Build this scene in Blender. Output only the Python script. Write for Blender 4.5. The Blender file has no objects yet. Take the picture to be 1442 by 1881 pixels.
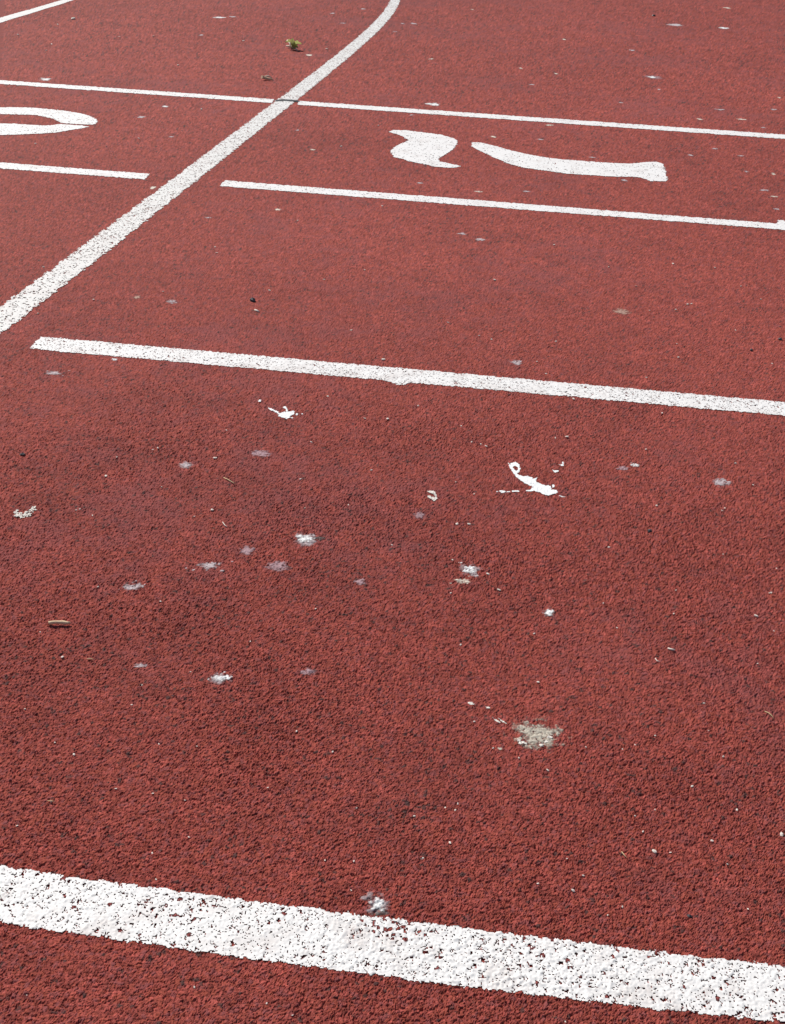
import bpy, math, random
import numpy as np
from mathutils import Matrix, Vector

rng = np.random.default_rng(7)
random.seed(7)
scene = bpy.context.scene
COL = scene.collection

# ------------------------------------------------------------------ camera
PW, PH = 1442.0, 1881.0            # measuring frame of the photograph
FPX, PITCH, ROLL, CAMH = 2200.0, math.radians(29.68), math.radians(2.92), 0.70
cam_d = bpy.data.cameras.new('camera')
cam = bpy.data.objects.new('camera', cam_d)
COL.objects.link(cam)
cam_d.sensor_fit = 'VERTICAL'
cam_d.sensor_height = 24.0
cam_d.lens = 24.0 * FPX / PH
cam_d.clip_start = 0.02
cam_d.clip_end = 300.0
fw = Vector((0, math.cos(PITCH), -math.sin(PITCH)))
up0 = Vector((0, math.sin(PITCH), math.cos(PITCH)))
r0 = Vector((1, 0, 0))
R = r0 * math.cos(ROLL) + up0 * math.sin(ROLL)
U = up0 * math.cos(ROLL) - r0 * math.sin(ROLL)
m = Matrix(((R.x, U.x, -fw.x, 0), (R.y, U.y, -fw.y, 0), (R.z, U.z, -fw.z, CAMH), (0, 0, 0, 1)))
cam.matrix_world = m
scene.camera = cam

# ------------------------------------------------------------------ light
SUN_EL, SUN_AZ = math.radians(44), math.radians(-38)     # azimuth from +Y towards +X: sun stands ahead, to the left
to_sun = Vector((math.sin(SUN_AZ) * math.cos(SUN_EL), math.cos(SUN_AZ) * math.cos(SUN_EL), math.sin(SUN_EL)))
world = bpy.data.worlds.new('World')
scene.world = world
world.use_nodes = True
nt = world.node_tree
bg = nt.nodes['Background']
sky = nt.nodes.new('ShaderNodeTexSky')
sky.sky_type = 'NISHITA'
sky.sun_disc = False
sky.sun_elevation = SUN_EL
sky.sun_rotation = SUN_AZ
sky.air_density = 1.0
sky.dust_density = 1.2
nt.links.new(sky.outputs[0], bg.inputs[0])
bg.inputs[1].default_value = 0.075
sun_d = bpy.data.lights.new('sun', 'SUN')
sun_d.energy = 4.5
sun_d.angle = math.radians(0.53)
sun_d.color = (1.0, 0.95, 0.885)
sun = bpy.data.objects.new('sun', sun_d)
COL.objects.link(sun)
sun.rotation_euler = (-to_sun).to_track_quat('-Z', 'Y').to_euler()
sun.location = to_sun * 20
vs = scene.view_settings
vs.view_transform = 'Standard'
vs.look = 'None'
vs.exposure = 0.06
vs.gamma = 1.0
vs.use_curve_mapping = False
scene.render.engine = 'CYCLES'

# ------------------------------------------------------------------ helpers
def G(pts):
    """points measured in the photograph -> points on the flat ground (x, y)"""
    p = np.asarray(pts, float).reshape(-1, 2)
    x = (p[:, 0] - PW / 2) / FPX
    y = -(p[:, 1] - PH / 2) / FPX
    c, s = math.cos(ROLL), math.sin(ROLL)
    xr = c * x - s * y
    yr = s * x + c * y
    fy = math.cos(PITCH) + yr * math.sin(PITCH)
    fz = -math.sin(PITCH) + yr * math.cos(PITCH)
    t = -CAMH / fz
    return np.c_[xr * t, fy * t]

def hash2(i, j, seed):
    h = (i.astype(np.int64) * 374761393 + j.astype(np.int64) * 668265263 + seed * 1442695041) & 0xFFFFFFFF
    h = ((h ^ (h >> 13)) * 1274126177) & 0xFFFFFFFF
    h = ((h ^ (h >> 16)) * 2246822519) & 0xFFFFFFFF
    h = h ^ (h >> 15)
    return (h & 0xFFFFFF).astype(np.float32) / np.float32(0x1000000)

def worley(x, y, cell, seed):
    """F1, F2, id coordinates of the nearest jittered cell, its centre"""
    gx = x / cell
    gy = y / cell
    ix = np.floor(gx).astype(np.int64)
    iy = np.floor(gy).astype(np.int64)
    f1 = np.full(x.shape, 9.0, np.float32)
    f2 = np.full(x.shape, 9.0, np.float32)
    bi = ix.copy(); bj = iy.copy()
    cx = np.zeros(x.shape, np.float32); cy = np.zeros(x.shape, np.float32)
    for di in (-1, 0, 1):
        for dj in (-1, 0, 1):
            ci = ix + di; cj = iy + dj
            px = ((ci - gx) + 0.08 + 0.84 * hash2(ci, cj, seed)).astype(np.float32)
            py = ((cj - gy) + 0.08 + 0.84 * hash2(ci, cj, seed + 1)).astype(np.float32)
            d = np.sqrt(px * px + py * py)
            near = d < f1
            f2 = np.where(near, f1, np.minimum(f2, d))
            f1 = np.where(near, d, f1)
            bi = np.where(near, ci, bi); bj = np.where(near, cj, bj)
            cx = np.where(near, px, cx); cy = np.where(near, py, cy)
    return f1, f2, bi, bj, x + cx * cell, y + cy * cell

def vnoise(x, y, scale, seed):
    gx = x * scale; gy = y * scale
    ix = np.floor(gx).astype(np.int64); iy = np.floor(gy).astype(np.int64)
    fx = gx - ix; fy = gy - iy
    fx = fx * fx * (3 - 2 * fx); fy = fy * fy * (3 - 2 * fy)
    a = hash2(ix, iy, seed); b = hash2(ix + 1, iy, seed)
    c = hash2(ix, iy + 1, seed); d = hash2(ix + 1, iy + 1, seed)
    return (a * (1 - fx) + b * fx) * (1 - fy) + (c * (1 - fx) + d * fx) * fy

def fbm(x, y, scale, seed, n=4):
    s = 0; a = 0.5; t = 0
    for k in range(n):
        s = s + a * vnoise(x + 3.7 * k, y - 1.9 * k, scale * 2 ** k, seed + 10 * k)
        t += a; a *= 0.55
    return s / t

def smooth(e0, e1, v):
    t = np.clip((v - e0) / (e1 - e0), 0, 1)
    return t * t * (3 - 2 * t)

CELL = 0.0029
def granules(x, y):
    """height of the rubber granulate (metres) and per-granule random values"""
    wx = x + 0.0019 * (vnoise(x, y, 560, 91) - 0.5) + 0.0009 * (vnoise(x, y, 1300, 93) - 0.5)
    wy = y + 0.0019 * (vnoise(x, y, 560, 92) - 0.5) + 0.0009 * (vnoise(x, y, 1300, 94) - 0.5)
    f1, f2, i, j, cx, cy = worley(wx, wy, CELL, 11)
    r = hash2(i, j, 21); r2 = hash2(i, j, 22)
    dome = smooth(0.0, 0.30, f2 - f1) * (1 - 0.35 * f1 * f1)
    tilt = ((cx - wx) * (hash2(i, j, 23) - 0.5) + (cy - wy) * (hash2(i, j, 24) - 0.5)) * 0.55
    h1 = 0.00150 * r + 0.00170 * dome + 1.5 * tilt
    h1 = np.where(r2 < 0.16, h1 - 0.0017, h1)
    g1, g2, k, l, _, _ = worley(x * 0.83 + y * 0.55 + 5.0, -x * 0.55 + y * 0.83, CELL * 0.70, 51)
    q = hash2(k, l, 61)
    h2 = 0.0025 * q * smooth(0.0, 0.30, g2 - g1) - 0.0005
    h = np.maximum(h1, h2)
    h = h + 0.0010 * (fbm(x, y, 70, 71, 3) - 0.5)
    h = h + 0.0008 * (vnoise(x, y, 850, 73) - 0.5)
    h = h * (0.43 + 0.22 * vnoise(x, y, 9, 75))
    use2 = h2 > h1
    rc = np.where(use2, q * 0.9 + 0.05, hash2(i, j, 25))
    rv = np.where(use2, hash2(k, l, 62), hash2(i, j, 26))
    return h.astype(np.float32), rc, rv, cx, cy

_q = np.linspace(0, 0.31, 400)
_hs = np.sort(granules(np.repeat(_q, 400), np.tile(_q + 1.3, 400))[0])
def HQ(p):
    return float(_hs[int(np.clip(p, 0, 0.9999) * (len(_hs) - 1))])
HMED = HQ(0.5)

def in_poly(px, py, poly):
    inside = np.zeros(px.shape, bool)
    n = len(poly)
    for a in range(n):
        x0, y0 = poly[a]; x1, y1 = poly[(a + 1) % n]
        if y0 == y1: continue
        c = ((y0 > py) != (y1 > py)) & (px < (x1 - x0) * (py - y0) / (y1 - y0) + x0)
        inside ^= c
    return inside

def mesh_from(name, verts, faces, smooth_shade=True):
    """faces: (n, 3) or (n, 4) int array"""
    me = bpy.data.meshes.new(name)
    verts = np.ascontiguousarray(verts, np.float32)
    faces = np.ascontiguousarray(faces, np.int32)
    n, k = faces.shape
    me.vertices.add(len(verts)); me.vertices.foreach_set('co', verts.ravel())
    me.loops.add(n * k); me.loops.foreach_set('vertex_index', faces.ravel())
    me.polygons.add(n)
    me.polygons.foreach_set('loop_start', np.arange(0, n * k, k, dtype=np.int32))
    me.polygons.foreach_set('loop_total', np.full(n, k, np.int32))
    me.polygons.foreach_set('use_smooth', np.full(n, smooth_shade, bool))
    me.update(calc_edges=True)
    me.validate()
    return me

def link(name, me, mat=None, parent=None):
    o = bpy.data.objects.new(name, me)
    COL.objects.link(o)
    if mat and me and not me.materials: me.materials.append(mat)
    if parent: o.parent = parent
    return o

def tag(o, label, cat, group=None):
    o['label'] = label; o['category'] = cat
    if group: o['group'] = group
    return o

def empty(name, loc):
    o = bpy.data.objects.new(name, None)
    o.empty_display_size = 0.02
    o.location = loc
    COL.objects.link(o)
    return o

# ------------------------------------------------------------------ materials
def new_mat(name):
    mt = bpy.data.materials.new(name); mt.use_nodes = True
    return mt, mt.node_tree, mt.node_tree.nodes['Principled BSDF']

def red_material():
    mt, t, b = new_mat('red rubber granulate')
    at = t.nodes.new('ShaderNodeAttribute'); at.attribute_name = 'granule'
    co = t.nodes.new('ShaderNodeTexCoord')
    nz = t.nodes.new('ShaderNodeTexNoise'); nz.inputs['Scale'].default_value = 900; nz.inputs['Detail'].default_value = 3
    t.links.new(co.outputs['Object'], nz.inputs['Vector'])
    mr = t.nodes.new('ShaderNodeMapRange')
    mr.inputs['To Min'].default_value = 0.72; mr.inputs['To Max'].default_value = 1.28
    t.links.new(nz.outputs['Fac'], mr.inputs['Value'])
    mx = t.nodes.new('ShaderNodeVectorMath'); mx.operation = 'SCALE'
    t.links.new(at.outputs['Color'], mx.inputs[0]); t.links.new(mr.outputs[0], mx.inputs['Scale'])
    t.links.new(mx.outputs[0], b.inputs['Base Color'])
    vo = t.nodes.new('ShaderNodeTexVoronoi'); vo.inputs['Scale'].default_value = 340
    t.links.new(co.outputs['Object'], vo.inputs['Vector'])
    ad = t.nodes.new('ShaderNodeMath'); ad.operation = 'MULTIPLY_ADD'; ad.inputs[1].default_value = 0.5
    t.links.new(nz.outputs['Fac'], ad.inputs[0]); t.links.new(vo.outputs['Distance'], ad.inputs[2])
    bp = t.nodes.new('ShaderNodeBump'); bp.inputs['Strength'].default_value = 0.55; bp.inputs['Distance'].default_value = 0.0008
    t.links.new(ad.outputs[0], bp.inputs['Height']); t.links.new(bp.outputs[0], b.inputs['Normal'])
    b.inputs['Roughness'].default_value = 0.8
    b.inputs['Specular IOR Level'].default_value = 0.08
    return mt

def paint_material(name, col, var=0.10, scale=500, rough=0.6, alt=None, film=False, worn=False):
    mt, t, b = new_mat(name)
    co = t.nodes.new('ShaderNodeTexCoord')
    nz = t.nodes.new('ShaderNodeTexNoise'); nz.inputs['Scale'].default_value = scale; nz.inputs['Detail'].default_value = 4
    t.links.new(co.outputs['Object'], nz.inputs['Vector'])
    rp = t.nodes.new('ShaderNodeValToRGB')
    e = rp.color_ramp.elements
    a = alt or tuple(c * (1 - 2.2 * var) for c in col)
    e[0].position = 0.30; e[0].color = (*a, 1)
    e[1].position = 0.52; e[1].color = (*col, 1)
    t.links.new(nz.outputs['Fac'], rp.inputs['Fac'])
    t.links.new(rp.outputs[0], b.inputs['Base Color'])
    bp = t.nodes.new('ShaderNodeBump'); bp.inputs['Strength'].default_value = 0.25; bp.inputs['Distance'].default_value = 0.0006
    t.links.new(nz.outputs['Fac'], bp.inputs['Height']); t.links.new(bp.outputs[0], b.inputs['Normal'])
    if worn:
        n2 = t.nodes.new('ShaderNodeTexNoise'); n2.inputs['Scale'].default_value = 26; n2.inputs['Detail'].default_value = 6; n2.inputs['Roughness'].default_value = 0.7
        t.links.new(co.outputs['Object'], n2.inputs['Vector'])
        m2 = t.nodes.new('ShaderNodeMapRange'); m2.inputs['From Min'].default_value = 0.5; m2.inputs['From Max'].default_value = 0.72; m2.inputs['To Max'].default_value = 0.55
        t.links.new(n2.outputs['Fac'], m2.inputs['Value'])
        x2 = t.nodes.new('ShaderNodeMix'); x2.data_type = 'RGBA'
        t.links.new(m2.outputs[0], x2.inputs['Factor']); t.links.new(rp.outputs[0], x2.inputs['A'])
        x2.inputs['B'].default_value = (0.50, 0.43, 0.40, 1)
        t.links.new(x2.outputs['Result'], b.inputs['Base Color'])
    b.inputs['Roughness'].default_value = rough
    if film:
        at = t.nodes.new('ShaderNodeAttribute'); at.attribute_name = 'cover'
        t.links.new(at.outputs['Fac'], b.inputs['Alpha'])
    b.inputs['Specular IOR Level'].default_value = 0.3
    return mt

M_RED = red_material()
M_WHITE = paint_material('white line paint', (0.80, 0.785, 0.765), 0.05, worn=True)
M_LANE = paint_material('worn white line paint', (0.75, 0.735, 0.705), 0.07, worn=True)
M_DARK = paint_material('dark rubber', (0.035, 0.036, 0.042), 0.2)
M_SPLAT = paint_material('white bird dropping', (0.84, 0.85, 0.84), 0.03, 700, 0.55)
M_FILM = paint_material('dried pale film', (0.50, 0.42, 0.43), 0.12, 700, 0.8, film=True)
M_LILAC = paint_material('thin lilac grey film', (0.40, 0.25, 0.27), 0.12, 700, 0.8, film=True)
M_BEIGE = paint_material('dried beige dropping', (0.50, 0.45, 0.37), 0.12, 260, 0.8, alt=(0.33, 0.29, 0.23), film=True)
M_CREAM = paint_material('cream speck', (0.72, 0.67, 0.60), 0.1, 400, 0.7)
M_TAN = paint_material('faded tan stain', (0.42, 0.26, 0.20), 0.1, 700, 0.8, film=True)
M_GREYDARK = paint_material('dark grey dirt', (0.12, 0.105, 0.095), 0.2, 500, 0.8, film=True)
M_CRUST = paint_material('white dropping crust', (0.80, 0.80, 0.79), 0.04, 700, 0.6, film=True)
M_CREAMF = paint_material('cream dropping crust', (0.74, 0.66, 0.55), 0.1, 400, 0.7, film=True)
M_GRIT = paint_material('pale grit', (0.74, 0.65, 0.57), 0.08, 300, 0.7)
M_STONE = paint_material('dark stone', (0.055, 0.058, 0.065), 0.2, 300, 0.5)
M_STRAW = paint_material('dry straw', (0.60, 0.45, 0.25), 0.12, 200, 0.6)
M_BARK = paint_material('pale twig bark', (0.72, 0.52, 0.33), 0.2, 160, 0.7, alt=(0.46, 0.30, 0.18))
M_LEAF = paint_material('green leaf', (0.38, 0.41, 0.18), 0.15, 120, 0.5, alt=(0.56, 0.55, 0.33))
M_STALK = paint_material('pale leaf stalk', (0.62, 0.50, 0.40), 0.1, 200, 0.6)

t_ = M_LEAF.node_tree
_b = t_.nodes['Principled BSDF']; _o = t_.nodes['Material Output']
_tr = t_.nodes.new('ShaderNodeBsdfTranslucent'); _tr.inputs['Color'].default_value = (0.42, 0.46, 0.16, 1)
_mx = t_.nodes.new('ShaderNodeMixShader'); _mx.inputs[0].default_value = 0.45
t_.links.new(_b.outputs[0], _mx.inputs[1]); t_.links.new(_tr.outputs[0], _mx.inputs[2]); t_.links.new(_mx.outputs[0], _o.inputs['Surface'])

# ------------------------------------------------------------------ the track surface
FOC = FPX / PH * 1024.0
AP = CAMH * math.tan(PITCH)                       # the fan of columns spreads like the view
th = np.arange(math.radians(58), math.radians(5.6), -0.97 / FOC)
ys = CAMH / np.tan(th)
far = ys[-1] * (1 + 0.06) ** np.arange(1, 42)
ys = np.concatenate([np.linspace(0.12, ys[0], 14)[:-1], ys, far])
du = 0.869 / FOC * 1.06
uf = np.arange(0, 0.300, du)
uf = np.concatenate([uf, np.arange(uf[-1] + 3 * du, 0.46, 3 * du)])     # ground just beside the view
uo = [uf[-1]]
st = 3 * du
while uo[-1] < 90:
    st *= 1.14
    uo.append(uo[-1] + st)
uh = np.concatenate([uf, uo[1:]])
us = np.concatenate([-uh[:0:-1], uh])
NR, NC = len(ys), len(us)
dy = np.gradient(ys)
damp = np.clip((0.0027 / dy), 0.0, 1.0) ** 1.15           # what the mesh can carry further out
dux = np.gradient(us)

def dampat(y, u):
    a = np.interp(y, ys, damp)
    sp = np.interp(u, us, dux) * (y + AP)
    return a * np.clip(0.0036 / np.maximum(sp, 1e-6), 0, 1)

def red_albedo(x, y, rc, rv):
    fine = rng.random(len(x)).astype(np.float32)
    base = np.array((0.268, 0.0600, 0.0475), np.float32)
    orange = np.array((0.308, 0.070, 0.046), np.float32)
    dusty = np.array((0.228, 0.070, 0.070), np.float32)
    dark = np.array((0.115, 0.032, 0.030), np.float32)
    black = np.array((0.050, 0.038, 0.036), np.float32)
    v = ((0.70 + 0.62 * rv) * (0.78 + 0.44 * fbm(x, y, 85, 221, 3)) * (0.62 + 0.76 * fine))[:, None]
    c = base[None, :] * v
    def mix(c, w, k): return c * (1 - w[:, None]) + k[None, :] * w[:, None]
    c = mix(c, np.clip((rc - 0.72) * 6, 0, 1) * 0.7, orange)
    c = mix(c, np.clip((0.24 - rc) * 7, 0, 1) * 0.65, dusty)
    # patches of ground-in dirt and dust, each with its own outline
    d = fbm(x, y, 5.5, 201, 5)
    d2 = fbm(x, y, 24, 231, 4)
    dirt = smooth(0.48, 0.74, d * 0.5 + d2 * 0.5)
    c = mix(c, dirt * (0.06 + 0.42 * (rv > 0.70)), dark)
    dust = smooth(0.50, 0.72, fbm(x, y, 3.2, 261, 4) * 0.6 + fbm(x, y, 40, 281, 3) * 0.4)
    c = mix(c, dust * 0.45, dusty)
    c = c * (0.90 + 0.20 * fbm(x, y, 1.7, 291, 3))[:, None]
    c = mix(c, ((rc > 0.485) & (rc < 0.485 + 0.022 + 0.05 * dirt)).astype(np.float32) * 0.8, black)
    return c

X = (ys[:, None] + AP) * us[None, :]
Y = np.repeat(ys[:, None], NC, 1)
xf, yf = X.ravel(), Y.ravel()
Z = np.zeros(NR * NC, np.float32)
C = np.ones((NR * NC, 4), np.float32)
CH = 300000
for a in range(0, NR * NC, CH):
    s = slice(a, a + CH)
    h, rc, rv, _, _ = granules(xf[s], yf[s])
    k = dampat(yf[s], np.tile(us, NR)[s])
    Z[s] = h * k + (1 - k) * HMED
    col = red_albedo(xf[s], yf[s], rc, rv)
    sp = np.interp(np.tile(us, NR)[s], us, dux) * (yf[s] + AP)
    kc = np.clip((sp - 0.004) / 0.006, 0, 1)[:, None]          # no single granules where the sheet is coarse
    C[s, :3] = col * (1 - kc) + np.array((0.225, 0.052, 0.043), np.float32) * kc
Zg = Z.reshape(NR, NC)
idx = np.arange(NR * NC, dtype=np.int32).reshape(NR, NC)
quads = np.stack([idx[:-1, :-1], idx[:-1, 1:], idx[1:, 1:], idx[1:, :-1]], -1).reshape(-1, 4)
V = np.c_[xf, yf, Z]
hx = abs(float(X[0, 0]))
back = np.array([(-hx, -45, 0.0005), (hx, -45, 0.0005), (hx, ys[0], 0.0005), (-hx, ys[0], 0.0005)])
n0 = len(V)
V = np.r_[V, back]
quads = np.r_[quads, np.array([[n0, n0 + 1, n0 + 2, n0 + 3]], np.int32)]
C = np.r_[C, np.tile(np.array([[0.20, 0.040, 0.034, 1]], np.float32), (4, 1))]
me = mesh_from('track_surface', V, quads, False)
ca = me.attributes.new('granule', 'FLOAT_COLOR', 'POINT')
ca.data.foreach_set('color', C.ravel())
track = link('track_surface', me, M_RED)
track['kind'] = 'structure'

def groundz(x, y):
    r = np.clip(np.searchsorted(ys, y) - 1, 0, NR - 2)
    fy = np.clip((y - ys[r]) / (ys[r + 1] - ys[r]), 0, 1)
    u = x / (y + AP)
    c = np.clip(np.searchsorted(us, u) - 1, 0, NC - 2)
    fx = np.clip((u - us[c]) / (us[c + 1] - us[c]), 0, 1)
    return (Zg[r, c] * (1 - fx) + Zg[r, c + 1] * fx) * (1 - fy) + (Zg[r + 1, c] * (1 - fx) + Zg[r + 1, c + 1] * fx) * fy

def gz(x, y):
    return float(groundz(np.array([x]), np.array([y]))[0])

# ------------------------------------------------------------------ things that lie on the granulate like a coat
def drape(name, mask, bbox, step, off, mat, parent=None, fill=None, lift=0.7):
    """a thin coat over the granulate: kept only where mask(p, granule centre, height, random) is true"""
    x0, y0, x1, y1 = bbox
    sx, sy = (step, step) if np.isscalar(step) else step
    nx = max(3, int(math.ceil((x1 - x0) / sx)) + 1); ny = max(3, int(math.ceil((y1 - y0) / sy)) + 1)
    gx = x0 + np.arange(nx) * sx; gy = y0 + np.arange(ny) * sy
    fx, fy = np.meshgrid(gx[:-1] + sx / 2, gy[:-1] + sy / 2)
    fx = fx.ravel(); fy = fy.ravel()
    pre = mask(fx, fy, None, None, None, None, None)      # cheap test on the outline first
    sel = np.nonzero(pre)[0]
    if len(sel) == 0: return None
    h, rc, rv, cx, cy = granules(fx[sel], fy[sel])
    ok = mask(fx[sel], fy[sel], cx, cy, h, rc, rv)
    sel = sel[ok]
    if len(sel) == 0: return None
    j, i = np.divmod(sel, nx - 1)
    q = np.stack([j * nx + i, j * nx + i + 1, (j + 1) * nx + i + 1, (j + 1) * nx + i], -1)
    uq, inv = np.unique(q.ravel(), return_inverse=True)
    vj, vi = np.divmod(uq, nx)
    vx = gx[vi]; vy = gy[vj]
    h, _, _, _, _ = granules(vx, vy)
    g = groundz(vx, vy)
    z = (g if fill is None else np.maximum(g, fill + 0.12 * (h - HMED))) + off + lift * np.clip(h - g, 0, 0.0014)
    me = mesh_from(name, np.c_[vx, vy, z], inv.reshape(-1, 4))
    return link(name, me, mat, parent)

def poly_mask(polys, pull=0.65, pit=0.00028, chip=0.015, chipfn=None, holes=(), wob=0.0, fine=0.0):
    """outline follows the granules; deep pits and a few granules stay bare"""
    grown = []
    def f(x, y, cx, cy, h, rc, rv):
        if cx is None:
            m = np.zeros(x.shape, bool)
            e = 0.004
            for p in polys:
                for ax, ay in ((0, 0), (e, 0), (-e, 0), (0, e), (0, -e)):
                    m |= in_poly(x + ax, y + ay, p)
            return m
        px = x + pull * (cx - x); py = y + pull * (cy - y)
        if wob:
            px = px + wob * (vnoise(x, y, 160, 301) - 0.5); py = py + wob * (vnoise(x, y, 160, 302) - 0.5)
        m = np.zeros(x.shape, bool)
        for p in polys: m |= in_poly(px, py, p)
        for p in holes: m &= ~in_poly(px, py, p)
        bare = h < (HQ(pit) if pit > 0 else -9)
        if fine: bare |= (h < HQ(fine)) & (vnoise(x, y, 760, 305) > 0.56)
        c = chip if chipfn is None else chip + chipfn(x, y)
        bare |= (rc < c) & (rv < 0.9)
        return m & ~bare
    return f

def bounds(polys, pad=0.006):
    a = np.concatenate([np.asarray(p) for p in polys])
    return a[:, 0].min() - pad, a[:, 1].min() - pad, a[:, 0].max() + pad, a[:, 1].max() + pad

def edge(pts, ext0=0.0, ext1=0.0, deg=1):
    """a measured edge laid on the ground, smoothed, prolonged past the frame"""
    g = G(pts)
    k = np.polyfit(g[:, 0], g[:, 1], deg)
    x = np.linspace(g[:, 0].min() - ext0, g[:, 0].max() + ext1, 40)
    return np.c_[x, np.polyval(k, x)]

def line_poly(top, bot, e0, e1, deg=1, end0=None, end1=None):
    a = edge(top, e0, e1, deg); b = edge(bot, e0, e1, deg)
    return np.r_[a, b[::-1]]

# --- the transverse lines
L1 = line_poly([(0, 1594.5), (120, 1609), (660, 1684), (720, 1690), (1322, 1763.7), (1442, 1778)],
               [(0, 1695.6), (100, 1710.6), (660, 1791), (730, 1798), (1322, 1866), (1400, 1877)], .55, .55, 2)
L2 = line_poly([(75, 620.5), (660, 671), (780, 681), (1322, 730.5), (1442, 740.5)],
               [(54, 642), (160, 651.5), (660, 696), (780, 706), (1322, 756), (1442, 764.5)], 0, .4)
L3R = line_poly([(412, 333.5), (520, 340), (1322, 404), (1442, 413.5)],
                [(404, 343.5), (520, 351.5), (1322, 414.5), (1442, 423.5)], 0, .5)
L3L = line_poly([(0, 300), (200, 314), (274, 321.5)], [(0, 311), (200, 324.5), (265, 331.5)], .5, 0)
T4 = [(0, 150), (120, 157), (660, 192), (780, 200.5), (1322, 241.5), (1442, 249.5)]
B4 = [(0, 157), (120, 163.5), (660, 199.3), (780, 208), (1322, 249.3), (1442, 257.3)]
L4 = line_poly(T4, B4, .7, .7)

def near_chip(x, y):
    g = G([(735, 1712)])[0]
    r = ((x - g[0]) / 0.030) ** 2 + ((y - g[1]) / 0.012) ** 2
    return 0.40 * np.exp(-r * 2.2) + 0.045 * smooth(0.52, 0.72, fbm(x, y, 60, 311, 3))

def few_chip(x, y):
    return 0.03 * smooth(0.55, 0.75, fbm(x, y, 40, 331, 3))

o = drape('painted_line', poly_mask([L1], chip=0.014, chipfn=near_chip, pit=0.045, wob=0.002, fine=0.21, pull=0.5), bounds([L1]), 0.00082, 0.0004, M_WHITE, fill=HQ(.55), lift=.15)
tag(o, 'broad nearest white line across the bottom of the track, grainy and chipped', 'line', 'straight white lines across the track')

bump2 = G([(690, 690), (712, 702), (735, 709), (748, 707), (757, 700), (780, 690)])
o = drape('painted_line', poly_mask([L2, bump2], chip=0.006, chipfn=few_chip, pit=0.06, wob=0.003, fine=0.18), bounds([L2]), 0.0013, 0.0005, M_WHITE, fill=HQ(.6), lift=.3)
tag(o, 'second white line from the front, with a slanted left end beside the curved line', 'line', 'straight white lines across the track')

bump3 = G([(1426, 414), (1430, 406), (1438, 405.5), (1448, 412), (1450, 418)])
o = drape('painted_line', poly_mask([L3R, bump3], chip=0.004, chipfn=few_chip, pit=0.035, wob=0.005), bounds([L3R]), (0.0016, 0.002), 0.0007, M_WHITE, fill=HMED, lift=.35)
tag(o, 'white line just in front of the painted digit 7, starting right of the curved line', 'line', 'straight white lines across the track')

o = drape('painted_line', poly_mask([L3L], chip=0.004, chipfn=few_chip, pit=0.035, wob=0.005), bounds([L3L]), (0.0018, 0.002), 0.0007, M_WHITE, fill=HMED, lift=.35)
tag(o, 'short white line at the left edge in front of the half visible painted digit', 'line', 'straight white lines across the track')

gapL = G([(503, 170), (503, 200)])[:, 0].mean(); gapR = G([(548, 170), (548, 200)])[:, 0].mean()
g4 = G([(503, 184.6), (548, 188)])
base4 = poly_mask([L4], chip=0.004, chipfn=few_chip, pit=0.02, wob=0.007)
def mask4(x, y, *a):
    return base4(x, y, *a) & ((x < g4[0, 0]) | (x > g4[1, 0]))
o = drape('painted_line', mask4, bounds([L4]), (0.0026, 0.003), 0.0008, M_WHITE, fill=HMED, lift=.35)
tag(o, 'thin farthest white line crossing the whole track behind the painted digits', 'line', 'straight white lines across the track')

# --- the curved lane lines
LA_L = [(0, 563), (25, 550), (50, 531), (75, 511), (100, 491), (200, 415), (225, 398), (250, 382), (275, 363), (290, 350), (328, 322), (400, 268), (425, 250), (450, 231), (475, 210), (500, 190), (540, 160), (567, 141), (595, 121), (643, 82), (664, 62), (685, 43), (700, 28), (710, 12.5), (718, 0)]
LA_R = [(0, 617), (17, 602), (40, 585), (60, 568), (100, 540), (120, 523), (200, 460), (250, 424), (275, 404), (300, 382), (325, 362), (350, 341), (400, 300), (425, 281), (450, 260), (475, 241), (500, 221), (525, 201), (565, 168), (598, 141), (643, 105), (671, 82), (690, 62), (710, 40), (724, 21), (736, 0)]
def lane_edge(pts, e0, e1):
    g = G(pts)
    k = np.polyfit(g[:, 1], g[:, 0], 4)
    y = np.linspace(g[:, 1].min(), g[:, 1].max(), 70)
    x = np.polyval(k, y)
    d0 = np.array((x[0] - x[3], y[0] - y[3])); d0 /= np.linalg.norm(d0)
    d1 = np.array((x[-1] - x[-4], y[-1] - y[-4])); d1 /= np.linalg.norm(d1)
    p = np.c_[x, y]
    return np.r_[[p[0] + d0 * e0], p, [p[-1] + d1 * e1]]
LANE = np.r_[lane_edge(LA_L, .45, .9), lane_edge(LA_R, .45, .9)[::-1]]
def lane_wear(x, y):
    return 0.06 * smooth(0.45, 0.7, fbm(x, y, 22, 351, 3))
o = drape('lane_line', poly_mask([LANE], chip=0.04, chipfn=lane_wear, pit=0.09, pull=0.85, wob=0.008), bounds([LANE]), (0.0019, 0.0022), 0.0009, M_LANE, fill=HQ(.4), lift=.4)
tag(o, 'long worn white lane line curving from the left edge up to the top centre', 'lane line', 'curving white lane lines')
LB = np.r_[G([(-160, 78), (0, 33.5), (27.7, 25.5), (55.5, 18), (89, 8), (116.5, 0), (260, -38)]),
           G([(-160, 90), (0, 43), (27.7, 34), (55.5, 26), (83, 17), (111, 9), (137.6, 0), (260, -32)])[::-1]]
o = drape('lane_line', poly_mask([LB], chip=0.01, pit=0.0), bounds([LB]), (0.003, 0.004), 0.0009, M_LANE)
tag(o, 'white lane line cutting the far top left corner of the track', 'lane line', 'curving white lane lines')

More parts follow.
